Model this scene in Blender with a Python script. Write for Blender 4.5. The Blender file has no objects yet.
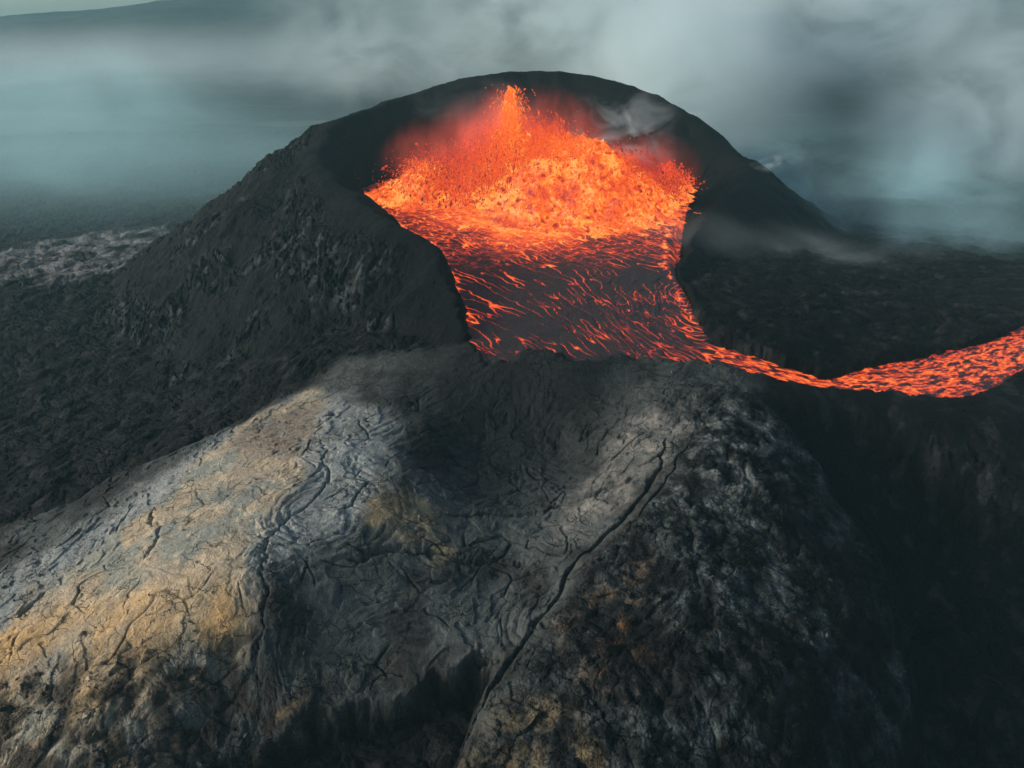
import bpy, math, random
import numpy as np
from mathutils import Vector

R = math.radians
random.seed(7)
rng = np.random.default_rng(11)
F32 = np.float32
sc = bpy.context.scene
C = sc.collection

# ------------------------------------------------------------------ camera
CAM_Z, PITCH, FPX = 40.0, R(28.0), 700.0
cam_d = bpy.data.cameras.new('drone_camera')
cam_d.sensor_width = 36.0
cam_d.lens = FPX / 1024.0 * 36.0
cam_d.clip_start, cam_d.clip_end = 0.5, 30000.0
cam = bpy.data.objects.new('drone_camera', cam_d)
C.objects.link(cam)
cam.location = (0, 0, CAM_Z)
cam.rotation_euler = (R(90) - PITCH, 0, 0)
sc.camera = cam

# ------------------------------------------------------------------ world, sun, exposure
SUN_EL, SUN_AZ = R(19), R(-98)          # azimuth measured from +Y towards +X
world = bpy.data.worlds.new('World')
sc.world = world
world.use_nodes = True
wn = world.node_tree
sky = wn.nodes.new('ShaderNodeTexSky')
sky.sky_type = 'NISHITA'
sky.sun_disc = False
sky.sun_elevation = SUN_EL
sky.sun_rotation = SUN_AZ
sky.air_density, sky.dust_density, sky.ozone_density = 1.0, 3.0, 1.0
wn.nodes['Background'].inputs['Strength'].default_value = 0.15
wn.links.new(sky.outputs[0], wn.nodes['Background'].inputs['Color'])
sun_d = bpy.data.lights.new('sun', 'SUN')
sun_d.energy, sun_d.angle, sun_d.color = 4.0, R(12), (1.0, 0.965, 0.92)
sun = bpy.data.objects.new('sun', sun_d)
C.objects.link(sun)
sdir = Vector((math.sin(SUN_AZ) * math.cos(SUN_EL), math.cos(SUN_AZ) * math.cos(SUN_EL), math.sin(SUN_EL)))
sun.rotation_euler = (-sdir).to_track_quat('-Z', 'Y').to_euler()
sc.view_settings.view_transform = 'Standard'
sc.view_settings.look = 'None'
sc.view_settings.exposure = 0.15
sc.view_settings.gamma = 1.0
sc.render.engine = 'CYCLES'
cy = sc.cycles
cy.max_bounces, cy.diffuse_bounces, cy.glossy_bounces = 8, 2, 1
cy.volume_bounces, cy.transparent_max_bounces = 6, 12
cy.use_denoising = True
cy.volume_step_rate = 1.0
cy.volume_max_steps = 64
cy.sample_clamp_indirect = 3.0

# ------------------------------------------------------------------ helpers
def tag(o, label=None, cat=None, group=None, kind=None):
    if label: o['label'] = label
    if cat: o['category'] = cat
    if group: o['group'] = group
    if kind: o['kind'] = kind
    return o

def empty(name, loc=(0, 0, 0), parent=None):
    o = bpy.data.objects.new(name, None)
    o.location = loc
    o.parent = parent
    C.objects.link(o)
    return o

def P(u, v, z):
    """where the sight line of a feature meets height z (metres)"""
    a, k = (u - 512.0) / FPX, (384.0 - v) / FPX
    d = (a, math.cos(PITCH) + k * math.sin(PITCH), -math.sin(PITCH) + k * math.cos(PITCH))
    t = (z - CAM_Z) / d[2]
    return (d[0] * t, d[1] * t, z)

def PY(u, v, y):
    """same, on the vertical plane at distance y"""
    a, k = (u - 512.0) / FPX, (384.0 - v) / FPX
    d = (a, math.cos(PITCH) + k * math.sin(PITCH), -math.sin(PITCH) + k * math.cos(PITCH))
    t = y / d[1]
    return (d[0] * t, y, CAM_Z + d[2] * t)

def mesh_np(name, co, faces, mat, parent=None, attrs=None, smooth=True):
    """faces: (n,4) or (n,3) int array"""
    me = bpy.data.meshes.new(name)
    n, k = faces.shape
    me.vertices.add(len(co))
    me.vertices.foreach_set('co', np.ascontiguousarray(co, F32).ravel())
    me.loops.add(n * k)
    me.loops.foreach_set('vertex_index', np.ascontiguousarray(faces, np.int32).ravel())
    me.polygons.add(n)
    me.polygons.foreach_set('loop_start', np.arange(0, n * k, k, dtype=np.int32))
    me.polygons.foreach_set('loop_total', np.full(n, k, np.int32))
    me.polygons.foreach_set('use_smooth', np.full(n, smooth, bool))
    me.update(calc_edges=True)
    for an, arr in (attrs or {}).items():
        if arr.ndim == 2:
            at = me.attributes.new(an, 'FLOAT_COLOR', 'POINT')
            a4 = np.ones((len(co), 4), F32); a4[:, :3] = arr
            at.data.foreach_set('color', a4.ravel())
        else:
            at = me.attributes.new(an, 'FLOAT', 'POINT')
            at.data.foreach_set('value', np.ascontiguousarray(arr, F32))
    me.materials.append(mat)
    o = bpy.data.objects.new(name, me)
    o.parent = parent
    C.objects.link(o)
    return o

# ---- noise
_perm = rng.permutation(256).astype(np.int32)
_perm = np.concatenate([_perm, _perm])
_ang = rng.uniform(0, 2 * np.pi, 256)
_gx, _gy = np.cos(_ang).astype(F32), np.sin(_ang).astype(F32)
_r1, _r2 = rng.uniform(0, 1, 256).astype(F32), rng.uniform(0, 1, 256).astype(F32)

def _h(i, j, s):
    return _perm[(_perm[(i + s * 57) & 255] + (j + s * 131)) & 255]

def gn(x, y, s=0):
    xi, yi = np.floor(x), np.floor(y)
    i, j = xi.astype(np.int32), yi.astype(np.int32)
    fx, fy = (x - xi).astype(F32), (y - yi).astype(F32)
    u, v = fx * fx * fx * (fx * (fx * 6 - 15) + 10), fy * fy * fy * (fy * (fy * 6 - 15) + 10)
    a = _h(i, j, s); b = _h(i + 1, j, s); c = _h(i, j + 1, s); d = _h(i + 1, j + 1, s)
    na = _gx[a] * fx + _gy[a] * fy
    nb = _gx[b] * (fx - 1) + _gy[b] * fy
    nc = _gx[c] * fx + _gy[c] * (fy - 1)
    nd = _gx[d] * (fx - 1) + _gy[d] * (fy - 1)
    return ((na + (nb - na) * u) * (1 - v) + (nc + (nd - nc) * u) * v) * F32(1.45)

def fbm(x, y, o=4, s=0, g=0.5, l=2.03):
    r, a, t = 0, 1.0, 0.0
    for k in range(o):
        r = r + gn(x, y, s + k) * F32(a); t += a
        a *= g; x = x * F32(l) + F32(3.7); y = y * F32(l) - F32(1.9)
    return r / F32(t) * F32(1.3)

def ridged(x, y, o=4, s=0, g=0.5):
    r, a, t = 0, 1.0, 0.0
    for k in range(o):
        r = r + (1 - np.abs(gn(x, y, s + k))) * F32(a); t += a
        a *= g; x = x * F32(2.07) + F32(1.3); y = y * F32(2.07) - F32(5.1)
    return r / F32(t)

def voro(x, y, s=0):
    """F1, F2 and a random value per cell"""
    xi, yi = np.floor(x).astype(np.int32), np.floor(y).astype(np.int32)
    f1 = np.full(x.shape, 9, F32); f2 = np.full(x.shape, 9, F32); idv = np.zeros(x.shape, F32)
    for dx in (-1, 0, 1):
        for dy in (-1, 0, 1):
            h = _h(xi + dx, yi + dy, s)
            d = np.hypot(xi + dx + _r1[h] - x, yi + dy + _r2[h] - y).astype(F32)
            m = d < f1
            f2 = np.where(m, f1, np.minimum(f2, d))
            idv = np.where(m, _r1[(h * 7 + 3) & 255], idv)
            f1 = np.where(m, d, f1)
    return f1, f2, idv

def ss(a, b, x):
    t = np.clip((x - a) / (b - a), 0, 1)
    return t * t * (3 - 2 * t)

def poly_dist(X, Y, pts, closed=False, zs=None):
    """distance to a polyline, the interpolated z at the nearest point, the arc parameter 0..1"""
    pts = np.asarray(pts, F32)
    n = len(pts)
    segs = n if closed else n - 1
    best = np.full(X.shape, 1e9, F32); bz = np.zeros(X.shape, F32); bt = np.zeros(X.shape, F32)
    for k in range(segs):
        a, b = pts[k], pts[(k + 1) % n]
        ab = b[:2] - a[:2]
        L = float(ab @ ab) + 1e-9
        t = np.clip(((X - a[0]) * ab[0] + (Y - a[1]) * ab[1]) / L, 0, 1)
        d = (X - a[0] - t * ab[0]) ** 2 + (Y - a[1] - t * ab[1]) ** 2
        m = d < best
        best = np.where(m, d, best)
        bt = np.where(m, (k + t) / segs, bt)
        if pts.shape[1] > 2:
            bz = np.where(m, a[2] + t * (b[2] - a[2]), bz)
    return np.sqrt(best), bz, bt

def inside(X, Y, pts):
    r = np.zeros(X.shape, bool)
    n = len(pts)
    for k in range(n):
        x1, y1 = pts[k][:2]; x2, y2 = pts[(k + 1) % n][:2]
        if y1 == y2: continue
        c = ((y1 > Y) != (y2 > Y)) & (X < (x2 - x1) * (Y - y1) / (y2 - y1) + x1)
        r ^= c
    return r

def sdf(X, Y, pts):
    d, _, _ = poly_dist(X, Y, [p[:2] for p in pts], True)
    return np.where(inside(X, Y, pts), -d, d)

def chaikin(pts, it=2, closed=False):
    pts = [np.array(p, float) for p in pts]
    for _ in range(it):
        out = [] if closed else [pts[0]]
        m = len(pts)
        for k in range(m if closed else m - 1):
            a, b = pts[k], pts[(k + 1) % m]
            out += [a * .75 + b * .25, a * .25 + b * .75]
        if not closed: out.append(pts[-1])
        pts = out
    return pts

def tps(ctrl):
    """thin plate spline through (x, y, z) points"""
    c = np.array(ctrl, float)
    n = len(c)
    s = 50.0
    xy = c[:, :2] / s
    d2 = ((xy[:, None] - xy[None]) ** 2).sum(-1)
    K = 0.5 * d2 * np.log(d2 + 1e-12) + np.eye(n) * 0.004
    A = np.zeros((n + 3, n + 3)); A[:n, :n] = K
    A[:n, n] = 1; A[:n, n + 1:] = xy; A[n, :n] = 1; A[n + 1:, :n] = xy.T
    w = np.linalg.solve(A, np.concatenate([c[:, 2], [0, 0, 0]]))
    def f(X, Y):
        x, y = X / F32(s), Y / F32(s)
        r = w[n] + w[n + 1] * x + w[n + 2] * y
        for k in range(n):
            q = (x - F32(xy[k, 0])) ** 2 + (y - F32(xy[k, 1])) ** 2
            r = r + F32(0.5 * w[k]) * q * np.log(q + F32(1e-9))
        return r.astype(F32)
    return f

# ------------------------------------------------------------------ the shape of the ground
FIELD = -20.0
LOW = tps([P(*p) for p in [
    (-120, 560, -19), (-60, 460, -20), (0, 500, -15), (0, 440, -18), (0, 360, -20), (80, 430, -17), (160, 420, -15), (205, 415, -10),
    (60, 310, -20), (-100, 320, -20), (120, 380, -18),
    (380, 730, -13.5), (300, 745, -14), (430, 700, -13), (350, 800, -14.5), (200, 790, -14.5), (0, 790, -15), (-150, 760, -17),
    (480, 900, -15), (700, 900, -18), (880, 900, -22), (200, 950, -17),
    (930, 560, -17), (925, 680, -20), (1000, 500, -13), (1010, 650, -20), (1030, 768, -22), (1150, 600, -19), (1150, 800, -23),
    (860, 430, -7), (880, 500, -12), (800, 410, -4), (960, 450, -9), (1050, 430, -8), (1150, 440, -9),
    (890, 399, -3.9), (950, 399, -4.1), (1000, 384, -4.3), (1060, 372, -4.4), (1150, 380, -5),
    (850, 366, -3.0), (930, 348, -3.6), (1000, 326, -3.8), (1080, 300, -4.2),
    (740, 362, -0.3), (790, 378, -1.8), (835, 390, -3.2), (785, 352, 0.4), (830, 360, -1.5),
    (900, 300, -4), (1000, 290, -6), (820, 320, -1.5), (900, 240, -12), (1000, 240, -14), (1100, 240, -16), (860, 200, -18), (1000, 190, -20),
    (600, 400, -3), (500, 400, -3), (560, 300, -2), (560, 240, -2), (420, 330, -1.5), (300, 362, -5.0), (350, 352, -3.2), (255, 392, -7.6),
]] + [(-300, 100, -20), (-300, 300, -20), (0, 330, -20), (300, 330, -20), (330, 100, -22), (100, 260, -20), (-100, 260, -20), (-200, 180, -20), (0, 420, -20), (200, 0, -22), (-200, 0, -19)])

UP = tps([P(*p) for p in [
    # tan ridge
    (350, 380, -3.0), (320, 430, -3.0), (250, 480, -3.8), (200, 445, -4.8), (100, 482, -7.4), (0, 525, -9.3), (150, 560, -5.4), (60, 610, -7.8),
    (-60, 660, -9.8), (-80, 570, -10.6), (230, 590, -4.6), (255, 640, -6.6), (130, 660, -7.4), (40, 700, -9.4), (130, 740, -10.4), (0, 768, -11.5),
    (290, 400, -4.4), (330, 500, -3.6), (300, 580, -5.4), (320, 660, -8.8), (400, 640, -8.8), (230, 720, -11.4),
    # hollow below the lip
    (480, 367, -0.1), (560, 371, -0.1), (640, 364, -0.1), (700, 366, -0.05), (740, 372, -0.3), (420, 375, -1.3),
    (520, 405, -3.4), (600, 410, -3.0), (680, 400, -1.3), (480, 450, -6.0), (560, 455, -6.2), (640, 445, -3.2), (420, 430, -3.0), (390, 500, -3.8), (540, 500, -6.9),
    (460, 530, -6.2), (560, 540, -6.6), (460, 600, -8.0), (520, 600, -8.0), (480, 650, -9.2),
    # right mound
    (745, 418, -1.3), (700, 450, -1.9), (680, 500, -3.0), (640, 560, -4.6), (600, 640, -6.4), (560, 720, -8.0), (500, 760, -9.8), (790, 470, -3.2), (830, 530, -4.9),
    (865, 590, -7.4), (885, 660, -10.2), (885, 740, -13), (760, 560, -3.9), (740, 640, -5.4), (800, 650, -6.3), (700, 740, -7.4), (800, 760, -8.8), (650, 800, -9), (850, 850, -16),
    (780, 400, -1.9), (830, 450, -5.2), (880, 530, -10),
]])
UP_POLY = [P(*p) for p in [
    (-160, 600, -11), (-60, 552, -10.4), (0, 525, -9.4), (100, 479, -7.5), (200, 440, -4.9), (285, 396, -4.4), (345, 366, -3.0), (460, 350, 0), (600, 330, 0), (745, 366, -.4),
    (768, 400, -1.6), (820, 460, -4.6), (868, 540, -8.5), (894, 610, -11.5), (900, 690, -14), (893, 780, -16), (880, 900, -18),
    (560, 900, -10), (430, 800, -11), (452, 756, -10.5), (482, 690, -9.6), (492, 664, -9.3), (440, 672, -9.2), (390, 682, -9.2), (330, 704, -10), (270, 724, -11), (212, 762, -12),
    (150, 820, -13), (-200, 850, -13)]]

# crest of the horseshoe crater, from the left of the mouth round the back to the right of the mouth
RIM = [P(478, 352, 0.2), P(462, 322, 1.6), P(446, 276, 3.6), P(434, 246, 5.2), P(400, 224, 6.6), P(362, 203, 7.0), PY(338, 187, 152), PY(316, 168, 162), PY(316, 145, 176),
       PY(332, 122, 190), PY(400, 95, 208), PY(470, 76, 221), PY(540, 70, 226), PY(610, 77, 222), PY(665, 100, 213), PY(705, 130, 203), PY(742, 158, 190),
       PY(745, 185, 170), PY(712, 205, 155), PY(689, 240, 135), PY(681, 272, 117), P(696, 308, 1.4), P(720, 340, 0.9), P(745, 357, 0.3)]
RIM_S = chaikin(RIM, 2)
POOL = [P(*p) for p in [(360, 201, 0), (396, 228, 0), (438, 250, 0), (452, 290, 0), (468, 340, 0), (476, 358, 0), (505, 364, 0), (530, 353, 0), (565, 365, 0), (598, 361, 0), (630, 357, 0), (665, 361, 0), (700, 360, 0), (742, 368, 0),
        (745, 353, 0), (712, 338, 0), (686, 300, 0), (668, 262, 0), (676, 215, 0), (684, 190, 0)]] + [(40, 203, 0), (18, 212, 0), (-8, 211, 0), (-30, 200, 0), (-40, 184, 0)]
POOL_S = chaikin(POOL, 1, True)
RIVER = [P(*p) for p in [(715, 354, -0.15), (742, 361, -0.35), (775, 371, -1.15), (805, 379, -2.0), (838, 385, -3.1), (872, 381, -3.7), (915, 380, -4.0), (955, 372, -4.15), (1000, 355, -4.25), (1060, 338, -4.4), (1140, 300, -4.6)]]
RIVER_W = [3.2, 2.6, 2.0, 1.5, 1.25, 3.2, 5.3, 5.2, 3.7, 4.9, 6.0]

CRACKS = [  # (points, half width, depth)
    ([P(*p) for p in [(668, 432, -1.8), (662, 462, -2.4), (640, 496, -3.6), (606, 530, -5.0), (572, 568, -6.4), (548, 606, -7.4), (520, 654, -8.6), (486, 700, -9.4), (446, 772, -10.5)]], 0.20, 0.9),
    ([P(*p) for p in [(322, 428, -2.0), (329, 462, -2.4), (318, 486, -2.8), (280, 520, -3.4), (263, 556, -4.2), (268, 588, -4.6), (255, 640, -6.2)]], 0.13, 0.45),
    ([P(*p) for p in [(350, 556, -5), (400, 548, -5.6), (460, 556, -6.8), (540, 560, -7)]], 0.3, 0.6),
    ([P(*p) for p in [(440, 508, -5), (520, 506, -6), (590, 490, -4.8), (640, 470, -3.2)]], 0.25, 0.5),
    ([P(*p) for p in [(150, 500, -4.6), (160, 530, -4.6), (148, 556, -5)]], 0.2, 0.4),
    ([P(*p) for p in [(196, 676, -8), (216, 656, -7.6), (236, 640, -6.8), (254, 628, -6)]], 0.8, 1.1),
    ([P(*p) for p in [(690, 440, -2), (672, 474, -3), (650, 506, -4), (628, 530, -4.8)]], 0.10, 0.4),
    ([P(*p) for p in [(20, 610, -8), (45, 585, -7.4)]], 0.25, 0.5),
]

def cone_height(X, Y):
    w = 2.2
    Xw = X + F32(w) * fbm(X / 14, Y / 14, 3, 40)
    Yw = Y + F32(w) * fbm(X / 14, Y / 14, 3, 50)
    d, cz, t = poly_dist(Xw, Yw, RIM_S)
    ins = inside(Xw, Yw, RIM_S)
    low = np.clip(cz / 8.0, 0.15, 1)
    # outer flank: gentle shoulder, then about 33 degrees, softened at the foot
    out = cz - 0.62 * (np.sqrt(d * d + 9 * low * low) - 3 * low)
    slope_in = 1.15
    inn = cz - slope_in * (np.sqrt(d * d + 4 * low * low) - 2 * low)
    return np.where(ins, inn, out).astype(F32), ins, d, t

def river_profile(X, Y):
    pts = [np.array([p[0], p[1], p[2], w]) for p, w in zip(RIVER, RIVER_W)]
    pts = chaikin(pts, 2)
    a = np.array(pts, F32)
    d, z, _ = poly_dist(X, Y, a[:, :3])
    _, w, _ = poly_dist(X, Y, a[:, [0, 1, 3]])
    return d, z, w

def ground(X, Y):
    X = X.astype(F32); Y = Y.astype(F32)
    n1 = fbm(X / 9, Y / 9, 4, 3)
    n2 = fbm(X / 2.2, Y / 2.2, 4, 13)
    low = LOW(X, Y)
    far = ss(150, 330, np.hypot(X, Y - 90))
    low = np.clip(low, -24, 3)
    low = low * (1 - far) + F32(FIELD) * far
    up = np.clip(UP(X, Y), -18, 1.2)
    sd = sdf(X, Y, UP_POLY) + n1 * 2.3 + n2 * 0.9 + fbm(X / 22, Y / 22, 2, 7) * 2.0
    wide = np.where((X < -8) & (Y > 45), 4.5, np.where(X > 15, 4.5, 1.3)).astype(F32)
    b = 1 - ss(-wide * 0.35, wide, sd)
    base = low + np.maximum(up - low, -1.0) * b
    # ---- rock relief of the low ground: broken, ropy flows
    wx = X + 3.0 * fbm(X / 11, Y / 11, 3, 70); wy = Y + 3.0 * fbm(X / 11, Y / 11, 3, 80)
    f1, f2, cid = voro(wx / 3.1, wy / 2.3, 5)
    def billow(x, y, o, s, g=0.5):
        r, a, t = 0, 1.0, 0.0
        for k_ in range(o):
            r = r + np.sqrt(np.abs(gn(x, y, s + k_)) + F32(0.002)) * F32(a); t += a
            a *= g; x = x * F32(2.13) + F32(1.7); y = y * F32(2.13) - F32(2.3)
        return r / F32(t) - F32(0.5)
    bil = billow(wx / 4.6, wy / 3.8, 5, 74)
    lowrel = n1 * 0.8 + n2 * 0.2 + bil * 1.5 + (cid - 0.5) * 0.2
    # ---- plates and folds of the upper ground
    g1, g2, gid = voro(wx / 5.5, wy / 4.2, 9)
    gate = ss(0.0, 0.3, fbm(X / 7, Y / 7, 3, 37))
    edge = 1 - (1 - ss(0.0, 0.055, g2 - g1)) * gate
    ax, ay = 0.83, 0.56                               # folds run with the ridge
    fold = (wx * -ay + wy * ax)
    thin = ridged(fold / 1.6, (wx * ax + wy * ay) / 7.0, 3, 21)
    crease = (1 - ss(0.0, 0.04, np.abs(gn((fold + 0.5 * n2) / 2.6, (wx * ax + wy * ay) / 8.0, 22)))) * ss(0.12, 0.3, fbm(X / 7, Y / 7, 3, 35))
    n3 = fbm(X / 0.7, Y / 0.7, 3, 27)
    step = fbm(wx / 5, wy / 5, 4, 28) * 2.2
    step = (np.floor(step) + ss(0.90, 1.0, step - np.floor(step))) * 0.14           # thin lobes lying over one another
    bfine = billow(wx / 1.9, wy / 1.9, 4, 83, 0.6)
    along = wx * ax + wy * ay
    strand = np.abs(gn((fold + 0.8 * n1) / 0.55, along / 5.5, 46)) * 0.6 + np.abs(gn((fold + 0.8 * n1) / 0.26, along / 3.5, 47)) * 0.4
    sgate = ss(-0.05, 0.30, fbm(X / 10, Y / 10, 3, 48))
    uprel = n1 * 0.45 + n2 * 0.09 + n3 * 0.03 + bfine * 0.34 * ss(0.10, 0.45, fbm(X / 9, Y / 9, 3, 39)) + (strand - 0.3) * 0.16 * sgate + (gid - 0.5) * 0.10 * gate - (1 - edge) * 0.20 - crease * 0.26 + step
    ropes = np.sin(fold * 5.6 + 5 * n1 + 2.0 * n2) * 0.045 * ss(0.05, 0.3, fbm(X / 8, Y / 8, 2, 33))
    uprel += ropes
    for (pu, pv, pz, r0) in ((318, 505, -3.3, 11.0), (470, 470, -5.5, 9.0), (560, 620, -7.5, 8.0)):      # ropy folds where the crust was dragged round
        cx_, cy_, _ = P(pu, pv, pz)
        dd_ = np.hypot(X - cx_, (Y - cy_) * 1.15) + 0.9 * n1 + 0.35 * n2
        uprel += (np.abs(np.sin(dd_ * 3.4)) ** 0.6 - 0.6) * 0.17 * ss(r0, r0 * 0.55, dd_) * ss(r0 * 0.12, r0 * 0.3, dd_) * ss(-0.25, 0.1, fbm(X / 6, Y / 6, 2, 49))
    # ---- the rubbly mound
    q1, q2, qid = voro((wx + 0.5 * n2) / 2.0, (wy + 0.5 * n2) / 2.0, 15)
    s1, s2, sid = voro((X + 0.3 * n2) / 0.85, (Y + 0.3 * n2) / 0.85, 17)
    lump = (np.sqrt(np.clip(1 - q1 * q1, 0, 1)) - 0.6) * 0.75 + (qid - 0.5) * 0.5 + (np.sqrt(np.clip(1 - s1 * s1, 0, 1)) - 0.6) * 0.34 * (0.5 + sid)
    moundrel = n1 * 0.9 + n2 * 0.10 + lump * 1.0 + bfine * 0.42
    cr = np.array(CRACKS[0][0], F32)
    # right of the main fissure
    fx = np.interp(Y, cr[::-1, 1], cr[::-1, 0]).astype(F32)
    rough = ss(-0.5, 5.0, X - fx + 3 * n1) * ss(84, 70, Y + 4 * n1)
    brk = ss(P(150, 640, -7)[1] + 1, P(150, 690, -9)[1] - 1, Y + 3 * n1) * ss(6, -6, X + 12)    # broken lower end of the tan ridge
    rough = np.maximum(rough, 0.8 * brk)
    lowz = ss(0.4, 0.9, fbm(X / 12, Y / 12, 3, 44) + 0.35) * 0.6
    smooth = ss(1.5, -2.5, sdf(X + 2 * n1, Y + 2 * n1, [P(u, v, -4.8) for u, v in ((40, 610), (150, 500), (240, 430), (318, 420), (290, 500), (258, 560), (240, 615), (120, 640))]))
    uprel = uprel * (1 - 0.55 * smooth)
    uprel = (uprel * (1 - rough) + moundrel * rough) * (1 - 0.75 * ss(73, 82, Y))
    base = base + lowrel * (1 - b) + uprel * b
    for pts, hw, dep in CRACKS:
        d, _, t = poly_dist(X + 0.9 * n2 + 1.0 * n1 + 0.12 * n3, Y + 0.9 * n2 + 0.12 * n3, [p[:2] for p in pts])
        ww = hw * (0.5 + 0.9 * np.clip(n2 + 0.5, 0, 1.2)) * np.sqrt(np.clip(np.minimum(t, 1 - t) * 6, 0, 1))
        base -= dep * np.exp(-(d / np.maximum(ww, 0.04)) ** 2) * b
    # ---- cone
    ch, ins, rd, rt = cone_height(X, Y)
    nc = fbm(X / 18, Y / 18, 4, 60) * 1.5 + fbm(X / 4, Y / 4, 4, 64) * 0.40 + (ridged(X / 8, Y / 8, 4, 68) * 1.7 - 1.15) * (0.4 + 0.8 * (X < -10) * ss(2, 8, rd))
    c1, c2, cid2 = voro(wx / 2.4, wy / 2.4, 25)
    blk = ss(-0.1, 0.4, fbm(X / 16, Y / 16, 3, 95) + 0.15) * (X < -18)
    nc = nc + bfine * 0.45 + blk * (bfine * 1.2 + (cid2 - 0.4) * 0.8 + ss(0, 0.3, c2 - c1) * 0.4) * ss(2, 8, rd)
    ch = ch + nc * np.clip(rd / 10 + 0.42, 0, 1).astype(F32)
    k = 1.2
    m = np.clip(0.5 + 0.5 * (ch - base) / k, 0, 1)
    z = base * (1 - m) + ch * m + k * m * (1 - m) * 0.25 * 0
    own_cone = ch > base + 0.1
    dn = PY(283, 188, 156)
    z -= 2.6 * np.exp(-((X - dn[0]) / 4.5) ** 2 - ((Y - dn[1]) / 3.5) ** 2) * (0.8 + 0.5 * n2)     # notch in the left shoulder
    # ---- hollow for the lava
    ps = sdf(X + 1.0 * n2, Y + 1.2 * n2, POOL_S) + n1 * 0.8
    pool = 1 - ss(-2.6, 0.9, ps)
    z = np.where(ps < 1.2, np.minimum(z, z * (1 - pool) + (-1.8) * pool), z)
    rd2, rz, rw = river_profile(X + 0.8 * n2 + 1.3 * n1, Y + 0.8 * n2 + 1.1 * n1)
    lev = 0.35 * np.exp(-((rd2 - rw * 1.25) / 1.2) ** 2)
    chan = 1 - ss(0.75, 1.12, rd2 / rw)
    near = 1 - ss(1.5, 5.0, rd2 / rw)
    z = np.where(rd2 < rw * 5, z * (1 - near) + np.maximum(z, rz - 0.1) * near + lev * near * (1 - pool), z)
    z = z * (1 - chan) + np.minimum(z, rz - 1.2) * chan
    return z.astype(F32), dict(b=b, rough=rough, cone=own_cone, ins=ins, rd=rd, rt=rt, n1=n1, n2=n2, thin=thin, edge=edge * (1 - 0.8 * crease), blk=blk, brk=brk, pool=pool, chan=chan, gid=gid, cid=cid, wx=wx, wy=wy)

# ------------------------------------------------------------------ materials
EXPG = 2 ** (-sc.view_settings.exposure)      # what glows is given in picture brightness

class NT:
    def __init__(s, name):
        s.m = bpy.data.materials.new(name); s.m.use_nodes = True
        s.t = s.m.node_tree; s.t.nodes.clear()
        s.out = s.t.nodes.new('ShaderNodeOutputMaterial')
    def n(s, typ, **kw):
        x = s.t.nodes.new('ShaderNode' + typ)
        for k, v in kw.items(): setattr(x, k, v)
        return x
    def l(s, a, b): s.t.links.new(a, b)
    def val(s, sock, v):
        if hasattr(v, 'links'): s.l(v, sock)
        else: sock.default_value = v
    def math(s, op, a, b=0.0, c=0.0, clamp=False):
        x = s.n('Math', operation=op, use_clamp=clamp)
        s.val(x.inputs[0], a); s.val(x.inputs[1], b); s.val(x.inputs[2], c)
        return x.outputs[0]
    def noise(s, scale, detail=4, rough=0.55, dist=0.0, vec=None):
        x = s.n('TexNoise'); x.inputs['Scale'].default_value = scale; x.inputs['Detail'].default_value = detail
        x.inputs['Roughness'].default_value = rough; x.inputs['Distortion'].default_value = dist
        if vec is not None: s.l(vec, x.inputs['Vector'])
        return x.outputs[0]
    def rng(s, v, a, b, c, d, smooth=False):
        x = s.n('MapRange', interpolation_type='SMOOTHSTEP' if smooth else 'LINEAR')
        s.l(v, x.inputs[0])
        for k, q in zip((1, 2, 3, 4), (a, b, c, d)): x.inputs[k].default_value = q
        return x.outputs[0]
    def attr(s, name): return s.n('Attribute', attribute_name=name)
    def ramp(s, v, stops):
        x = s.n('ValToRGB'); e = x.color_ramp.elements
        while len(e) < len(stops): e.new(0.5)
        for q, (p, col) in zip(e, stops): q.position = p; q.color = (*col, 1)
        s.l(v, x.inputs[0])
        return x.outputs[0]

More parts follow.
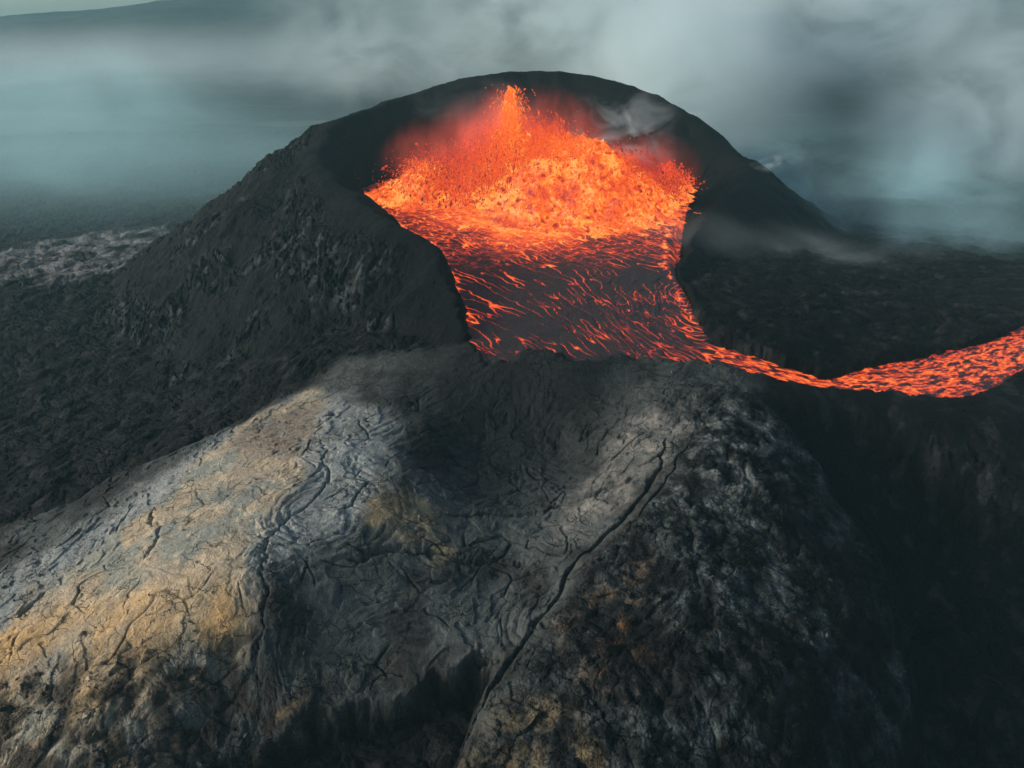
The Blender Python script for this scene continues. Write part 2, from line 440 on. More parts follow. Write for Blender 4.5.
def rock_material(name, fine=9.0, bump=0.12, contrast=0.75):
    k = NT(name)
    pos = k.n('NewGeometry').outputs['Position']
    al = k.attr('albedo').outputs['Color']
    a = k.noise(fine, 6, 0.65, 0.3, pos)
    b = k.noise(fine * 0.22, 5, 0.6, 0.6, pos)
    f = k.math('MULTIPLY', k.rng(a, 0.25, 0.75, 1 - contrast, 1 + contrast), k.rng(b, 0.3, 0.7, 1 - contrast * .7, 1 + contrast * .7))
    # hairline fissures, in patches, their inner shade painted into the colour too
    wv = k.n('VectorMath', operation='ADD'); nn = k.n('TexNoise'); nn.inputs['Scale'].default_value = 0.5; nn.inputs['Detail'].default_value = 5
    k.l(pos, nn.inputs['Vector'])
    sv = k.n('VectorMath', operation='SCALE'); k.l(nn.outputs['Color'], sv.inputs[0]); sv.inputs['Scale'].default_value = 2.6
    k.l(pos, wv.inputs[0]); k.l(sv.outputs[0], wv.inputs[1])
    cr = None
    for sc_, wd in ((0.33, 0.022), (0.95, 0.045)):
        v = k.n('TexVoronoi', feature='DISTANCE_TO_EDGE'); v.inputs['Scale'].default_value = sc_
        k.l(wv.outputs[0], v.inputs['Vector'])
        e = k.math('MULTIPLY', k.rng(v.outputs['Distance'], 0.0, wd, 1.0, 0.0, True), k.rng(k.noise(0.16 + sc_ * .2, 3, .5, 0, pos), 0.48, 0.62, 0.0, 1.0, True))
        cr = e if cr is None else k.math('MAXIMUM', cr, e)
    f = k.math('MULTIPLY', f, k.rng(cr, 0.0, 1.0, 1.0, 0.35))
    mx = k.n('VectorMath', operation='SCALE'); k.l(al, mx.inputs[0]); k.l(f, mx.inputs['Scale'])
    bs = k.n('BsdfPrincipled'); k.l(mx.outputs[0], bs.inputs['Base Color'])
    bs.inputs['Roughness'].default_value = 0.82
    bs.inputs['Specular IOR Level'].default_value = 0.06
    bp = k.n('Bump'); bp.inputs['Strength'].default_value = 0.9; bp.inputs['Distance'].default_value = bump
    k.l(k.math('SUBTRACT', k.math('ADD', k.math('MULTIPLY', a, 1.4), k.math('MULTIPLY', b, 2.2)), k.math('MULTIPLY', cr, 1.2)), bp.inputs['Height']); k.l(bp.outputs[0], bs.inputs['Normal'])
    k.l(bs.outputs[0], k.out.inputs['Surface'])
    return k.m

M_ROCK = rock_material('crusted_lava_rock')
M_RUBBLE = rock_material('rubbly_lava', 4.0, 0.22, 0.95)
M_CRUST = rock_material('old_lava_crust', 6.0, 0.10, 0.42)
M_ASH = rock_material('volcanic_ash', 5.0, 0.12, 0.4)
M_FAR = rock_material('far_lava', 0.05, 2.0, 0.5)

LAVA_STOPS = [(0.0, (0.0, 0.0, 0.0)), (0.16, (0.012, 0.001, 0.0006)), (0.34, (0.20, 0.012, 0.005)), (0.52, (0.62, 0.045, 0.012)),
              (0.70, (0.98, 0.10, 0.010)), (0.86, (1.05, 0.205, 0.018)), (1.0, (1.1, 0.42, 0.07))]

def lava_material(name, scale=2.0, amount=0.35, gain=1.0, bump=0.25):
    """molten rock: brightness follows the heat of the melt, dark where a skin has formed"""
    k = NT(name)
    pos = k.n('NewGeometry').outputs['Position']
    h = k.attr('melt').outputs['Fac']
    a = k.noise(scale, 5, 0.65, 0.8, pos)
    hh = k.math('ADD', h, k.rng(a, 0.25, 0.75, -amount, amount), clamp=True)
    hh = k.math('MULTIPLY', hh, k.rng(h, 0.0, 0.15, 0.0, 1.0))
    col = k.ramp(hh, LAVA_STOPS)
    bs = k.n('BsdfPrincipled')
    bs.inputs['Base Color'].default_value = (0.022, 0.021, 0.022, 1)
    bs.inputs['Roughness'].default_value = 0.6
    bs.inputs['Specular IOR Level'].default_value = 0.12
    k.l(col, bs.inputs['Emission Color']); bs.inputs['Emission Strength'].default_value = EXPG * gain
    bp = k.n('Bump'); bp.inputs['Strength'].default_value = 0.7; bp.inputs['Distance'].default_value = bump
    k.l(a, bp.inputs['Height']); k.l(bp.outputs[0], bs.inputs['Normal'])
    k.l(bs.outputs[0], k.out.inputs['Surface'])
    return k.m

M_POOL = lava_material('crusted_melt', 1.8, 0.10, 1.0)
M_RIVER = lava_material('flowing_melt', 1.9, 0.30, 0.95)
M_DOME = lava_material('boiling_melt', 1.5, 0.30, 1.0)
M_CLOT = lava_material('molten_spatter', 3.0, 0.10, 1.0)
for m_ in (M_CLOT, M_POOL, M_RIVER, M_DOME): m_.cycles.emission_sampling = 'NONE'

# ------------------------------------------------------------------ build the ground, one sheet cut where the landforms meet
NX, NY = 1450, 1550
tv = np.linspace(0, 1, NY)
# rows get wider with distance, as the relief that can be made out gets coarser
ang0, ang1 = math.atan2(CAM_Z + 12, 18), math.atan2(CAM_Z + 12, 420)
yy = (CAM_Z + 12) / np.tan(ang0 + (ang1 - ang0) * tv)
sx = np.linspace(-1, 1, NX)
half = 0.88 * (yy + 14) + 5
GX = (sx[None, :] * half[:, None]).astype(F32); GY = np.repeat(yy[:, None], NX, 1).astype(F32)
GZ, M = ground(GX, GY)

def albedo():
    X, Y = GX, GY
    n1, n2 = M['n1'], M['n2']
    na = fbm(X / 6, Y / 6, 5, 110); nb = fbm(X / 2.5, Y / 2.5, 4, 120); nd = fbm(X / 24, Y / 24, 3, 130)
    def region(pts, z, soft, w=1.0):
        s = sdf(X + 2.2 * n1 * w + nb * 0.6, Y + 2.2 * na * w, [P(u, v, z) for u, v in pts])
        return (1 - ss(-soft, soft, s)).astype(F32)[..., None]
    def mix(c, col, m):
        col = np.array(col, F32)
        return c * (1 - m) + col * m
    one = np.ones(X.shape + (1,), F32)
    c = one * np.array((0.020, 0.0195, 0.020), F32)
    c = c * (1 + 0.5 * na[..., None]) * (0.6 + 1.7 * ss(0.0, 0.5, nb + 0.3 * na)[..., None])
    # upper ground: dark grey, teal-grey
    b = M['b'][..., None]
    up = one * np.array((0.105, 0.118, 0.110), F32)
    up = mix(up, (0.058, 0.061, 0.058), ss(-0.15, 0.35, na + 0.5 * nd)[..., None])
    up = mix(up, (0.13, 0.125, 0.115), (ss(0.80, 0.93, M['thin']) * 0.35)[..., None])
    # pale grey left margin and the strip right of the rift
    up = mix(up, (0.27, 0.285, 0.265), region([(-100, 620), (0, 545), (100, 495), (200, 447), (290, 404), (335, 408), (385, 424), (396, 470), (372, 520), (340, 545), (290, 560), (100, 640), (-60, 700)], -5, 2.5) * (0.75 + 0.6 * na[..., None]).clip(0, 1))
    tan = region([(-120, 700), (-40, 600), (60, 548), (150, 497), (205, 452), (262, 412), (318, 392), (322, 440), (300, 492), (268, 536), (262, 588), (236, 628), (170, 664), (90, 694), (-60, 740)], -4.8, 1.6)
    tc = one * np.array((0.40, 0.315, 0.205), F32)
    tc = mix(tc, (0.235, 0.25, 0.205), ss(-0.12, 0.25, fbm(X / 5, Y / 5, 3, 133) + 0.4 * na)[..., None] * 0.85)
    tc = mix(tc, (0.52, 0.43, 0.31), ss(0.1, 0.5, nb + 0.3 * na)[..., None] * 0.6)
    tc = mix(tc, (0.52, 0.31, 0.11), region([(-120, 640), (20, 590), (120, 590), (250, 590), (245, 625), (150, 665), (40, 690), (-120, 730)], -6, 2.0) * (0.5 + na[..., None]).clip(0, 0.8))
    tc = mix(tc, (0.20, 0.15, 0.11), region([(215, 432), (262, 404), (325, 385), (330, 440), (290, 455)], -2.5, 2.0) * 0.75)
    up = mix(up, tc, tan * (0.82 + 0.5 * nb[..., None]).clip(0, 1))
    # broken lower end of the ridge
    up = mix(up, (0.055, 0.05, 0.042), (M['brk'] * ss(-0.35, 0.25, nb))[..., None] * 0.9)
    up = mix(up, (0.22, 0.17, 0.10), (M['brk'] * ss(0.2, 0.45, na + 0.4 * nb))[..., None] * 0.6)
    # hollow under the lip: dark ash and painted smoke shade; browner band below it
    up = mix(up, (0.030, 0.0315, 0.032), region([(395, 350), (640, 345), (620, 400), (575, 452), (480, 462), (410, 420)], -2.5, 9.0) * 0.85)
    up = mix(up, (0.21, 0.195, 0.17), region([(560, 470), (610, 435), (690, 398), (740, 392), (725, 420), (670, 452), (625, 500), (540, 512)], -2.5, 2.0) * (0.5 + 0.9 * nb[..., None]).clip(0, 1))
    up = mix(up, (0.30, 0.23, 0.12), region([(375, 490), (430, 505), (458, 540), (420, 545), (380, 525)], -5, 1.2) * (0.45 + 0.8 * nb[..., None]).clip(0, 1))
    # rubbly mound
    rg = (M['rough'] * (1 - M['brk']))[..., None]
    mc = one * np.array((0.018, 0.019, 0.020), F32)
    nf = fbm(X / 1.1, Y / 1.1, 4, 125)
    mc = mix(mc, (0.115, 0.138, 0.138), (ss(-0.25, 0.55, nf * 0.35 + nb * 0.5 + 0.45 * na + 0.4 * nd) * 0.85)[..., None])
    mc = mix(mc, (0.16, 0.085, 0.035), region([(560, 590), (600, 560), (650, 560), (660, 620), (640, 680), (590, 690)], -5.5, 2.5) * ss(-0.05, 0.45, nb * 0.6 + nf * 0.5)[..., None] * 0.75)
    mc = mix(mc, (0.15, 0.115, 0.065), region([(452, 770), (480, 705), (520, 700), (600, 740), (620, 790)], -9, 1.6) * ss(-0.2, 0.25, nb)[..., None] * 0.9)
    mc = mix(mc, (0.14, 0.15, 0.145), region([(660, 470), (700, 430), (760, 408), (800, 455), (760, 500), (690, 520)], -2.5, 3.0) * ss(-0.2, 0.3, nb)[..., None] * 0.8)
    up = mix(up, mc, rg)
    # plate joints and creases, with their shade painted into the colour
    up = up * (0.45 + 0.55 * M['edge'][..., None])
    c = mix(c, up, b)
    # far-left pale flow, right-hand far field
    c = mix(c, (0.22, 0.205, 0.19), region([(-200, 262), (0, 250), (90, 232), (168, 226), (165, 262), (80, 280), (-200, 290)], -20, 4.0, 2) * (0.6 + 1.2 * na[..., None]).clip(0, 1))
    c = mix(c, (0.060, 0.058, 0.055), region([(880, 250), (960, 245), (960, 270), (900, 275)], -12, 3.0) * 0.6)
    # cone
    cn = M['cone'][..., None].astype(F32)
    cc = one * np.array((0.0105, 0.0115, 0.0125), F32) * (1 + 0.35 * nd[..., None] + 0.2 * na[..., None])
    pale = M['blk'] * ss(0.0, 0.40, nb * 0.5 + 0.5 * fbm(X / 1.2, Y / 1.2, 3, 127) + 0.4 * na) * ss(2, 10, M['rd']) * (~M['ins'])
    cc = mix(cc, (0.11, 0.12, 0.122), pale[..., None] * 0.8)
    cc = mix(cc, (0.018, 0.017, 0.017), (M['ins'] * ss(1, 5, M['rd']))[..., None] * 0.7)  # inner wall lifted and warmed in colour to carry the lava's glow
    c = mix(c, cc, cn)
    return np.clip(c * (0.34 + 0.50 * ss(0.02, 0.22, c.mean(-1, keepdims=True))), 0.003, 0.6)

ALB = albedo()

q = np.arange(NY * NX).reshape(NY, NX)
FQ = np.stack([q[:-1, :-1], q[:-1, 1:], q[1:, 1:], q[1:, :-1]], -1).reshape(-1, 4)
def face_of(a): return a[:-1, :-1].ravel()
co_all = np.stack([GX, GY, GZ], -1).reshape(-1, 3)
alb_all = ALB.reshape(-1, 3)

def cut(name, mask, mat):
    f = FQ[mask]
    used, inv = np.unique(f, return_inverse=True)
    return mesh_np(name, co_all[used], inv.reshape(-1, 4), mat, None, {'albedo': alb_all[used]})

fcone = face_of(M['cone'])
fmound = face_of((M['b'] > 0.4) & (M['rough'] * (1 - M['brk']) > 0.5)) & ~fcone
fridge = face_of(M['b'] > 0.4) & ~fcone & ~fmound
ffield = ~fcone & ~fmound & ~fridge
tag(cut('lava_field', ffield, M_ROCK), 'black cooled lava field around the cone and under the smoke', kind='structure')
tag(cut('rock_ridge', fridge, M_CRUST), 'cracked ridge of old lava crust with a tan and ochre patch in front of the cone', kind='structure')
tag(cut('rubbly_mound', fmound, M_RUBBLE), 'dark rubbly rock mound with a rounded right edge below the lava stream', kind='structure')
tag(cut('volcanic_cone', fcone, M_ASH), 'dark ash-covered volcanic cone with its crater breached at the front', 'volcano')

# loose stones lying on the broken ground
def rubble():
    w = 0.25 + 2.2 * M['rough'] + 0.8 * M['cone'] * M['blk'] + 0.9 * (1 - M['b'])
    w = w * ss(0.0, 0.4, fbm(GX / 5, GY / 5, 3, 350) + 0.2) * (GY < 150) * (GY > 24) * (M['pool'] < 0.05) * (M['chan'] < 0.05) * (M['ins'] == 0)
    dx = np.gradient(GX, axis=1) * np.abs(np.gradient(GY, axis=0)) * w * np.clip(60 / GY, 0.3, 1.3) ** 1.5 * (np.abs(GX) < 0.85 * (GY + 18))
    p = dx.ravel().astype(float); p /= p.sum()
    n = 17000
    idx = rng.choice(len(p), n, p=p)
    c = co_all[idx] + np.concatenate([rng.uniform(-.08, .08, (n, 2)), np.zeros((n, 1))], 1)
    size = 0.085 * np.exp(rng.normal(0, 0.55, n))
    size = np.clip(size, 0.04, 0.42)
    q_ = rng.normal(size=(n, 3, 3)); a_, _ = np.linalg.qr(q_)
    v = np.array([(1, 0, 0), (-1, 0, 0), (0, 1, 0), (0, -1, 0), (0, 0, 1), (0, 0, -1), ], F32)[None] * rng.uniform(0.55, 1.3, (n, 6, 1)) + rng.normal(0, 0.18, (n, 6, 3))
    v = v * rng.uniform(0.5, 1.3, (n, 1, 3))
    v = np.einsum('nij,nkj->nki', a_, v)
    v[..., 2] *= 0.75
    co = c[:, None] + v * size[:, None, None] + np.array((0, 0, 0.25)) * size[:, None, None]
    f = (np.array([(0, 2, 4), (2, 1, 4), (1, 3, 4), (3, 0, 4), (2, 0, 5), (1, 2, 5), (3, 1, 5), (0, 3, 5)])[None] + (np.arange(n) * 6)[:, None, None]).reshape(-1, 3)
    al = alb_all[idx] * rng.uniform(0.6, 1.7, (n, 1))
    o = mesh_np('rubble', co.reshape(-1, 3), f, M_RUBBLE, None, {'albedo': np.repeat(al, 6, 0)}, smooth=False)
    tag(o, 'loose dark stones scattered over the broken lava ground', kind='stuff')
rubble()

# ------------------------------------------------------------------ plain and hills out to the horizon
def far_sheet():
    a = np.linspace(-math.pi, math.pi, 721)
    r = np.concatenate([np.linspace(0, 300, 16)[1:], 300 * (2400 / 300) ** np.linspace(0, 1, 260)[1:]])
    A, Rr = np.meshgrid(a, r)
    X, Y = (np.sin(A) * Rr).astype(F32), (np.cos(A) * Rr).astype(F32)
    rel = fbm(X / 60, Y / 60, 5, 140) * 2.2 + fbm(X / 12, Y / 12, 3, 150) * 0.5
    # long hill that climbs from left to right behind the plain
    crest = 40 + 56 * ss(-1120, -330, X)
    Yr = Y + 40 * fbm(X / 300, Y / 300, 3, 160)
    hill = crest * ss(520, 1500, Yr) 
    hill = hill + fbm(X / 180, Y / 180, 5, 170) * (9 - 6 * ss(1200, 1500, Yr)) * ss(500, 900, Yr)
    near_gap = ss(140, 330, np.hypot(X, Y - 90))
    Z = F32(FIELD) + rel * near_gap + hill - 3.0 * (1 - ss(300, 400, Rr)) - 0.6
    na = fbm(X / 40, Y / 40, 5, 180); st = fbm(X / 220, Y / 22, 4, 190)
    c = np.ones(X.shape + (3,), F32) * np.array((0.026, 0.026, 0.027), F32) * (1 + 0.7 * na[..., None])
    c = c * (1 - ss(0.1, 0.5, st)[..., None] * 0.4) + np.array((0.16, 0.15, 0.13), F32) * (ss(0.25, 0.55, st) * ss(260, 400, Y) * ss(900, 420, Y))[..., None] * 0.6
    n = X.shape
    qq = np.arange(n[0] * n[1]).reshape(n)
    f = np.stack([qq[:-1, :-1], qq[:-1, 1:], qq[1:, 1:], qq[1:, :-1]], -1).reshape(-1, 4)
    o = mesh_np('terrain', np.stack([X, Y, Z], -1).reshape(-1, 3), f[:, ::-1], M_FAR, None, {'albedo': np.clip(c * 0.5, 0.004, 0.5).reshape(-1, 3)})
    return tag(o, 'dark lava plain and long low hills fading into blue haze', kind='structure')
far_sheet()

# ------------------------------------------------------------------ lava pool
def grid_faces(mask):
    ny, nx = mask.shape
    qq = np.arange(ny * nx).reshape(ny, nx)
    f = np.stack([qq[:-1, :-1], qq[:-1, 1:], qq[1:, 1:], qq[1:, :-1]], -1).reshape(-1, 4)
    keep = (mask[:-1, :-1] & mask[1:, 1:] & mask[:-1, 1:] & mask[1:, :-1]).ravel()
    return f[keep]

def sub_mesh(name, X, Y, Z, mask, mat, parent, attrs):
    f = grid_faces(mask)
    used, inv = np.unique(f, return_inverse=True)
    co = np.stack([X, Y, Z], -1).reshape(-1, 3)[used]
    return mesh_np(name, co, inv.reshape(-1, 4), mat, parent, {k: v.reshape(-1)[used] for k, v in attrs.items()})

def lava_pool():
    xs = np.arange(-50, 62, 0.14); ys = np.arange(78, 222, 0.15)
    X, Y = np.meshgrid(xs.astype(F32), ys.astype(F32))
    s = sdf(X, Y, POOL_S)
    mask = s < 2.0
    n1 = fbm(X / 9, Y / 9, 4, 200); n2 = fbm(X / 2, Y / 2, 4, 210)
    # hot near the fountain, skinned over towards the mouth
    dc = np.hypot((X - 8) / 1.5, (Y - 158)) + 7 * n1
    hot = 1 - ss(9, 25, dc)
    apron = 1 - ss(4, 15, np.hypot((X - 4) / 1.0, (Y - 139) / 1.2) + 4 * n1 + 1.5 * n2)
    warm = 1 - ss(24, 48, dc)
    # cracks between rafts of crust, drawn out along the flow
    wx = X + 1.5 * fbm(X / 8, Y / 8, 4, 220); wy = Y + 1.5 * fbm(X / 8, Y / 8, 4, 230)
    # flow turns to the right near the mouth
    th = np.radians(-52) + np.radians(20) * ss(120, 90, Y) * ss(5, 30, X)
    al = wx * np.cos(th) + wy * np.sin(th); ac = -wx * np.sin(th) + wy * np.cos(th)
    v1 = np.abs(gn(al / 20.0, ac / 2.1, 240)); v2 = np.abs(gn(al / 13.0, ac / 1.7, 250)); v3 = np.abs(gn(wx / 1.4, wy / 1.4, 260))
    gate1 = ss(-0.24, 0.10, fbm(X / 9, Y / 9, 3, 270) + 0.10); gate2 = ss(0.0, 0.28, fbm(X / 7, Y / 7, 3, 280) + 0.03)
    ck = np.maximum((1 - ss(0.0, 0.072 + 0.04 * n1, v1)) * gate1, (1 - ss(0.0, 0.070 + 0.04 * n1, v2)) * gate2 * 0.9)
    ck = np.maximum(ck, (1 - ss(0, 0.2, v3)) * warm * 0.75 * ss(-0.3, 0.2, n2))
    mouth = ss(9, 26, X) * ss(112, 95, Y)
    net = np.abs(gn(al / 6.0, ac / 1.5, 290))
    ck = np.maximum(ck, (1 - ss(0.02, 0.20, net)) * mouth * ss(-0.5, 0.0, n1))
    ext = ss(26, 34, X) * ss(104, 96, Y)
    rim = np.clip(1 - np.abs(s + 1.0 + 0.6 * n1) / 0.8, 0, 1) * ss(-0.15, 0.2, n2 + 0.5 * n1) * ss(88, 98, Y)
    heat = 0.07 + 0.74 * ck * np.clip(0.95 + 0.35 * n1 + 0.15 * n2, 0.4, 1.15) + 0.26 * warm * (0.7 + 0.7 * n2 + 0.4 * n1) + 0.55 * hot + 0.30 * apron + 0.55 * rim * (1 - hot) + 0.5 * ext
    heat = np.clip(heat, 0.0, 0.98)
    f1, f2, cid = voro(al / 4.2, ac / 1.8, 30)
    Z = 0.02 + 0.10 * n1 + 0.05 * n2 + (1 - ck) * 0.12 + 0.12 * (cid - .5) - 0.5 * ss(20, 34, X) * ss(96, 86, Y) - 1.3 * ss(-0.3, 1.6, s)
    o = sub_mesh('lava_pool', X, Y, Z, mask, M_POOL, None, {'melt': heat})
    return tag(o, 'pool of molten lava with dark crust and glowing cracks filling the crater', 'lava pool', kind='thing')
lava_pool()

def lava_river():
    pts = chaikin([np.array([p[0], p[1], p[2], w]) for p, w in zip(RIVER, RIVER_W)], 3)
    a = np.array(pts)
    d = np.concatenate([[0], np.cumsum(np.hypot(*np.diff(a[:, :2], axis=0).T))])
    ns, nc = 760, 90
    s = np.linspace(0, d[-1], ns)
    c = np.stack([np.interp(s, d, a[:, k]) for k in range(4)], 1)
    tg = np.gradient(c[:, :2], axis=0); tg /= np.linalg.norm(tg, axis=1)[:, None]
    nr = np.stack([-tg[:, 1], tg[:, 0]], 1)
    w = np.linspace(-1.2, 1.2, nc)
    X = (c[:, None, 0] + nr[:, None, 0] * w[None] * c[:, None, 3]).astype(F32)
    Y = (c[:, None, 1] + nr[:, None, 1] * w[None] * c[:, None, 3]).astype(F32)
    S = np.repeat(s[:, None], nc, 1).astype(F32); W = (w[None] * c[:, None, 3]).astype(F32)
    n1 = fbm(X / 5, Y / 5, 4, 300); n2 = fbm(X / 1.2, Y / 1.2, 4, 310)
    v1 = np.abs(gn((S + 2 * n1) / 2.6, (W + 1.0 * n1) / 0.8, 320)); v2 = np.abs(gn((S + n1) / 1.2, (W + n1) / 0.55, 330))
    isl = ss(0.05, 0.32, fbm(S / 2.2, W / 0.9, 4, 340))
    heat = 0.82 - 0.50 * ss(0.12, 0.5, v1) * 0.7 - 0.25 * ss(0.15, 0.5, v2) - 0.55 * isl
    heat = heat - 0.35 * ss(0.55, 1.05, np.abs(w)[None] + 0.25 * n1) * ss(20, 45, S)
    heat = np.maximum(heat + 0.15 * n2, 0.12)
    Z = (c[:, None, 2] + 0.06 + 0.12 * n1 + 0.05 * n2 - 0.06 * np.abs(w)[None]).astype(F32)
    o = sub_mesh('lava_stream', X, Y, Z, np.ones(X.shape, bool), M_RIVER, None, {'melt': np.clip(heat, 0, 1).astype(F32)})
    return tag(o, 'narrow orange lava stream leaving the crater and widening to the right', 'lava stream', kind='thing')
lava_river()

# ------------------------------------------------------------------ fountains
def dome(parent, lumps, seed, name='boiling_dome'):
    xs = [l[0] for l in lumps]; ys = [l[1] for l in lumps]; rs = [l[2] for l in lumps]
    x0, x1 = min(x - 1.9 * r for x, r in zip(xs, rs)), max(x + 1.9 * r for x, r in zip(xs, rs))
    y0, y1 = min(y - 1.9 * r for y, r in zip(ys, rs)), max(y + 1.9 * r for y, r in zip(ys, rs))
    st = 0.16
    X, Y = np.meshgrid(np.arange(x0, x1, st).astype(F32), np.arange(y0, y1, st).astype(F32))
    n0 = fbm(X / 7, Y / 7, 3, seed)
    n1 = fbm(X / 3, Y / 3, 4, seed + 4); n2 = fbm(X / 1.0, Y / 1.0, 4, seed + 9)
    H = np.zeros(X.shape, F32)
    for (lx, ly, r, h) in lumps:
        dd = np.hypot(X - lx, Y - ly) / r * (1 + 0.22 * n0 + 0.18 * n1)
        H = np.maximum(H, h * np.exp(-1.1 * dd ** 2.2))
    f1, f2, cid = voro((X + n1) / 2.2, (Y + n1) / 2.2, seed)
    g1, g2, gid = voro((X + n2) / 0.9, (Y + n2) / 0.9, seed + 2)
    amp = np.clip(H / 4, 0, 1)
    Z = H + amp * (n1 * 1.6 + n2 * 0.8 + (0.5 - f1) * 1.1 + (0.5 - g1) * 0.7) - 0.25
    U, V = X + 0.35 * Y, Z + 0.45 * Y
    side = np.clip(Z / 8, 0, 1.3)
    X = X + side * (0.9 * fbm(U / 3.2, V / 2.6, 3, seed + 50) + 0.45 * fbm(U / 1.1, V / 1.1, 3, seed + 54)); Y = Y + side * 0.9 * fbm(U / 2.6, V / 2.4, 3, seed + 58)
    m0 = fbm(U / 7, V / 7, 4, seed + 30); m1 = fbm(U / 2.4, V / 2.4, 4, seed + 34)
    heat = 0.81 + 0.32 * m0 + 0.22 * m1 + 0.12 * n2 - 0.42 * ss(0.16, 0.45, fbm(U / 1.7, V / 1.7, 4, seed + 20)) * ss(-0.2, 0.3, m0 + 0.15)
    mask = H > 0.32 + 0.15 * n1
    return sub_mesh(name, X, Y, Z, mask, M_DOME, parent, {'melt': np.clip(heat, 0.2, 1).astype(F32)})

_oct = np.array([(1, 0, 0), (-1, 0, 0), (0, 1, 0), (0, -1, 0), (0, 0, 1), (0, 0, -1)], F32)
_of = np.array([(0, 2, 4), (2, 1, 4), (1, 3, 4), (3, 0, 4), (2, 0, 5), (1, 2, 5), (3, 1, 5), (0, 3, 5)])
def clots(name, parent, pos, vel, size, heat):
    n = len(pos)
    d = vel / (np.linalg.norm(vel, axis=1)[:, None] + 1e-6)
    a = np.cross(d, rng.normal(size=(n, 3))); a /= np.linalg.norm(a, axis=1)[:, None] + 1e-6
    b = np.cross(d, a)
    st = rng.uniform(1.0, 2.6, n)
    sc3 = np.stack([rng.uniform(0.5, 1.0, n), rng.uniform(0.5, 1.0, n), st], 1) * size[:, None]
    jit = rng.uniform(0.6, 1.3, (n, 6, 1))
    v = _oct[None] * jit
    co = pos[:, None] + a[:, None] * v[..., 0:1] * sc3[:, None, 0:1] + b[:, None] * v[..., 1:2] * sc3[:, None, 1:2] + d[:, None] * v[..., 2:3] * sc3[:, None, 2:3]
    f = (_of[None] + (np.arange(n) * 6)[:, None, None]).reshape(-1, 3)
    o = mesh_np(name, co.reshape(-1, 3), f, M_CLOT, parent, {'melt': np.repeat(heat, 6).astype(F32)}, smooth=True)
    o['kind'] = 'stuff'
    return o

def jets(spec):
    """ballistic spatter thrown from each vent: (x, y, z, spread, up speed, angle deg, n, size, hot)"""
    PP, VV, SS, HH = [], [], [], []
    for (x, y, z, spread, sp, angd, n, size, hot) in spec:
        th = rng.uniform(0, 2 * np.pi, n)
        inc = np.abs(rng.normal(0, R(angd), n))
        s = sp * 1.10 * (0.25 + 0.75 * rng.beta(1.8, 1.7, n))
        v = np.stack([np.sin(inc) * np.cos(th) * s, np.sin(inc) * np.sin(th) * s, np.cos(inc) * s], 1)
        T = 2 * v[:, 2] / 9.81
        t = rng.uniform(0.05, 1.0, n) * T
        rr = spread * np.sqrt(rng.uniform(0, 1, n)); ph = rng.uniform(0, 2 * np.pi, n)
        p = np.stack([x + rr * np.cos(ph) + v[:, 0] * t, y + rr * np.sin(ph) + v[:, 1] * t, z + v[:, 2] * t - 4.905 * t * t], 1)
        vv = v.copy(); vv[:, 2] -= 9.81 * t
        ok = p[:, 2] > 0.2
        off = np.hypot(p[:, 0] - x, p[:, 1] - y) / (spread + 1.5)
        h = hot - 0.16 * (t / T.clip(0.1)) - 0.10 * np.clip(off - 0.8, 0, 3) + rng.normal(0, 0.05, n)
        sz = size * np.exp(rng.normal(0, 0.5, n))
        PP.append(p[ok]); VV.append(vv[ok]); SS.append(sz[ok]); HH.append(np.clip(h, 0.24, 1)[ok])
    return map(np.concatenate, (PP, VV, SS, HH))

def volume_material(name, color, density, scale, lo, hi, edge=0.25, emit=None, emit_strength=0.0, aniso=0.0, detail=5, stretch=(1, 1, 1), power=1.0, dist=0.4, turn=(0, 0, 0)):
    k = NT(name)
    tc = k.n('TexCoord').outputs['Object']
    ln = k.n('VectorMath', operation='LENGTH'); k.l(tc, ln.inputs[0])
    fall = k.rng(ln.outputs['Value'], edge, 1.0, 1.0, 0.0, True)
    if power != 1.0: fall = k.math('POWER', fall, power)
    pos = k.n('NewGeometry').outputs['Position']
    mp = k.n('Mapping'); k.l(pos, mp.inputs['Vector']); mp.inputs['Scale'].default_value = stretch; mp.inputs['Rotation'].default_value = turn
    nz = k.noise(scale, detail, 0.58, dist, mp.outputs[0])
    d = k.math('MULTIPLY', k.math('MULTIPLY', fall, k.rng(nz, lo, hi, 0.0, 1.0, True)), density)
    pv = k.n('VolumePrincipled')
    pv.inputs['Color'].default_value = (*color, 1)
    pv.inputs['Anisotropy'].default_value = aniso
    k.l(d, pv.inputs['Density'])
    if emit:
        pv.inputs['Emission Color'].default_value = (*emit, 1)
        k.l(k.math('MULTIPLY', d, emit_strength * EXPG), pv.inputs['Emission Strength'])
    k.l(pv.outputs[0], k.out.inputs['Volume'])
    return k.m

def ico(name, mat, loc, rad, rot=(0, 0, 0), parent=None):
    import bmesh
    bm = bmesh.new(); bmesh.ops.create_icosphere(bm, subdivisions=3, radius=1.0)
    me = bpy.data.meshes.new(name); bm.to_mesh(me); bm.free()
    me.materials.append(mat)
    o = bpy.data.objects.new(name, me); o.location = loc; o.scale = rad; o.rotation_euler = rot
    o.parent = parent
    C.objects.link(o)
    return o

def lump(u, v, y, r, h):
    x, _, _ = PY(u, v, y)
    return (x, y, r, h)

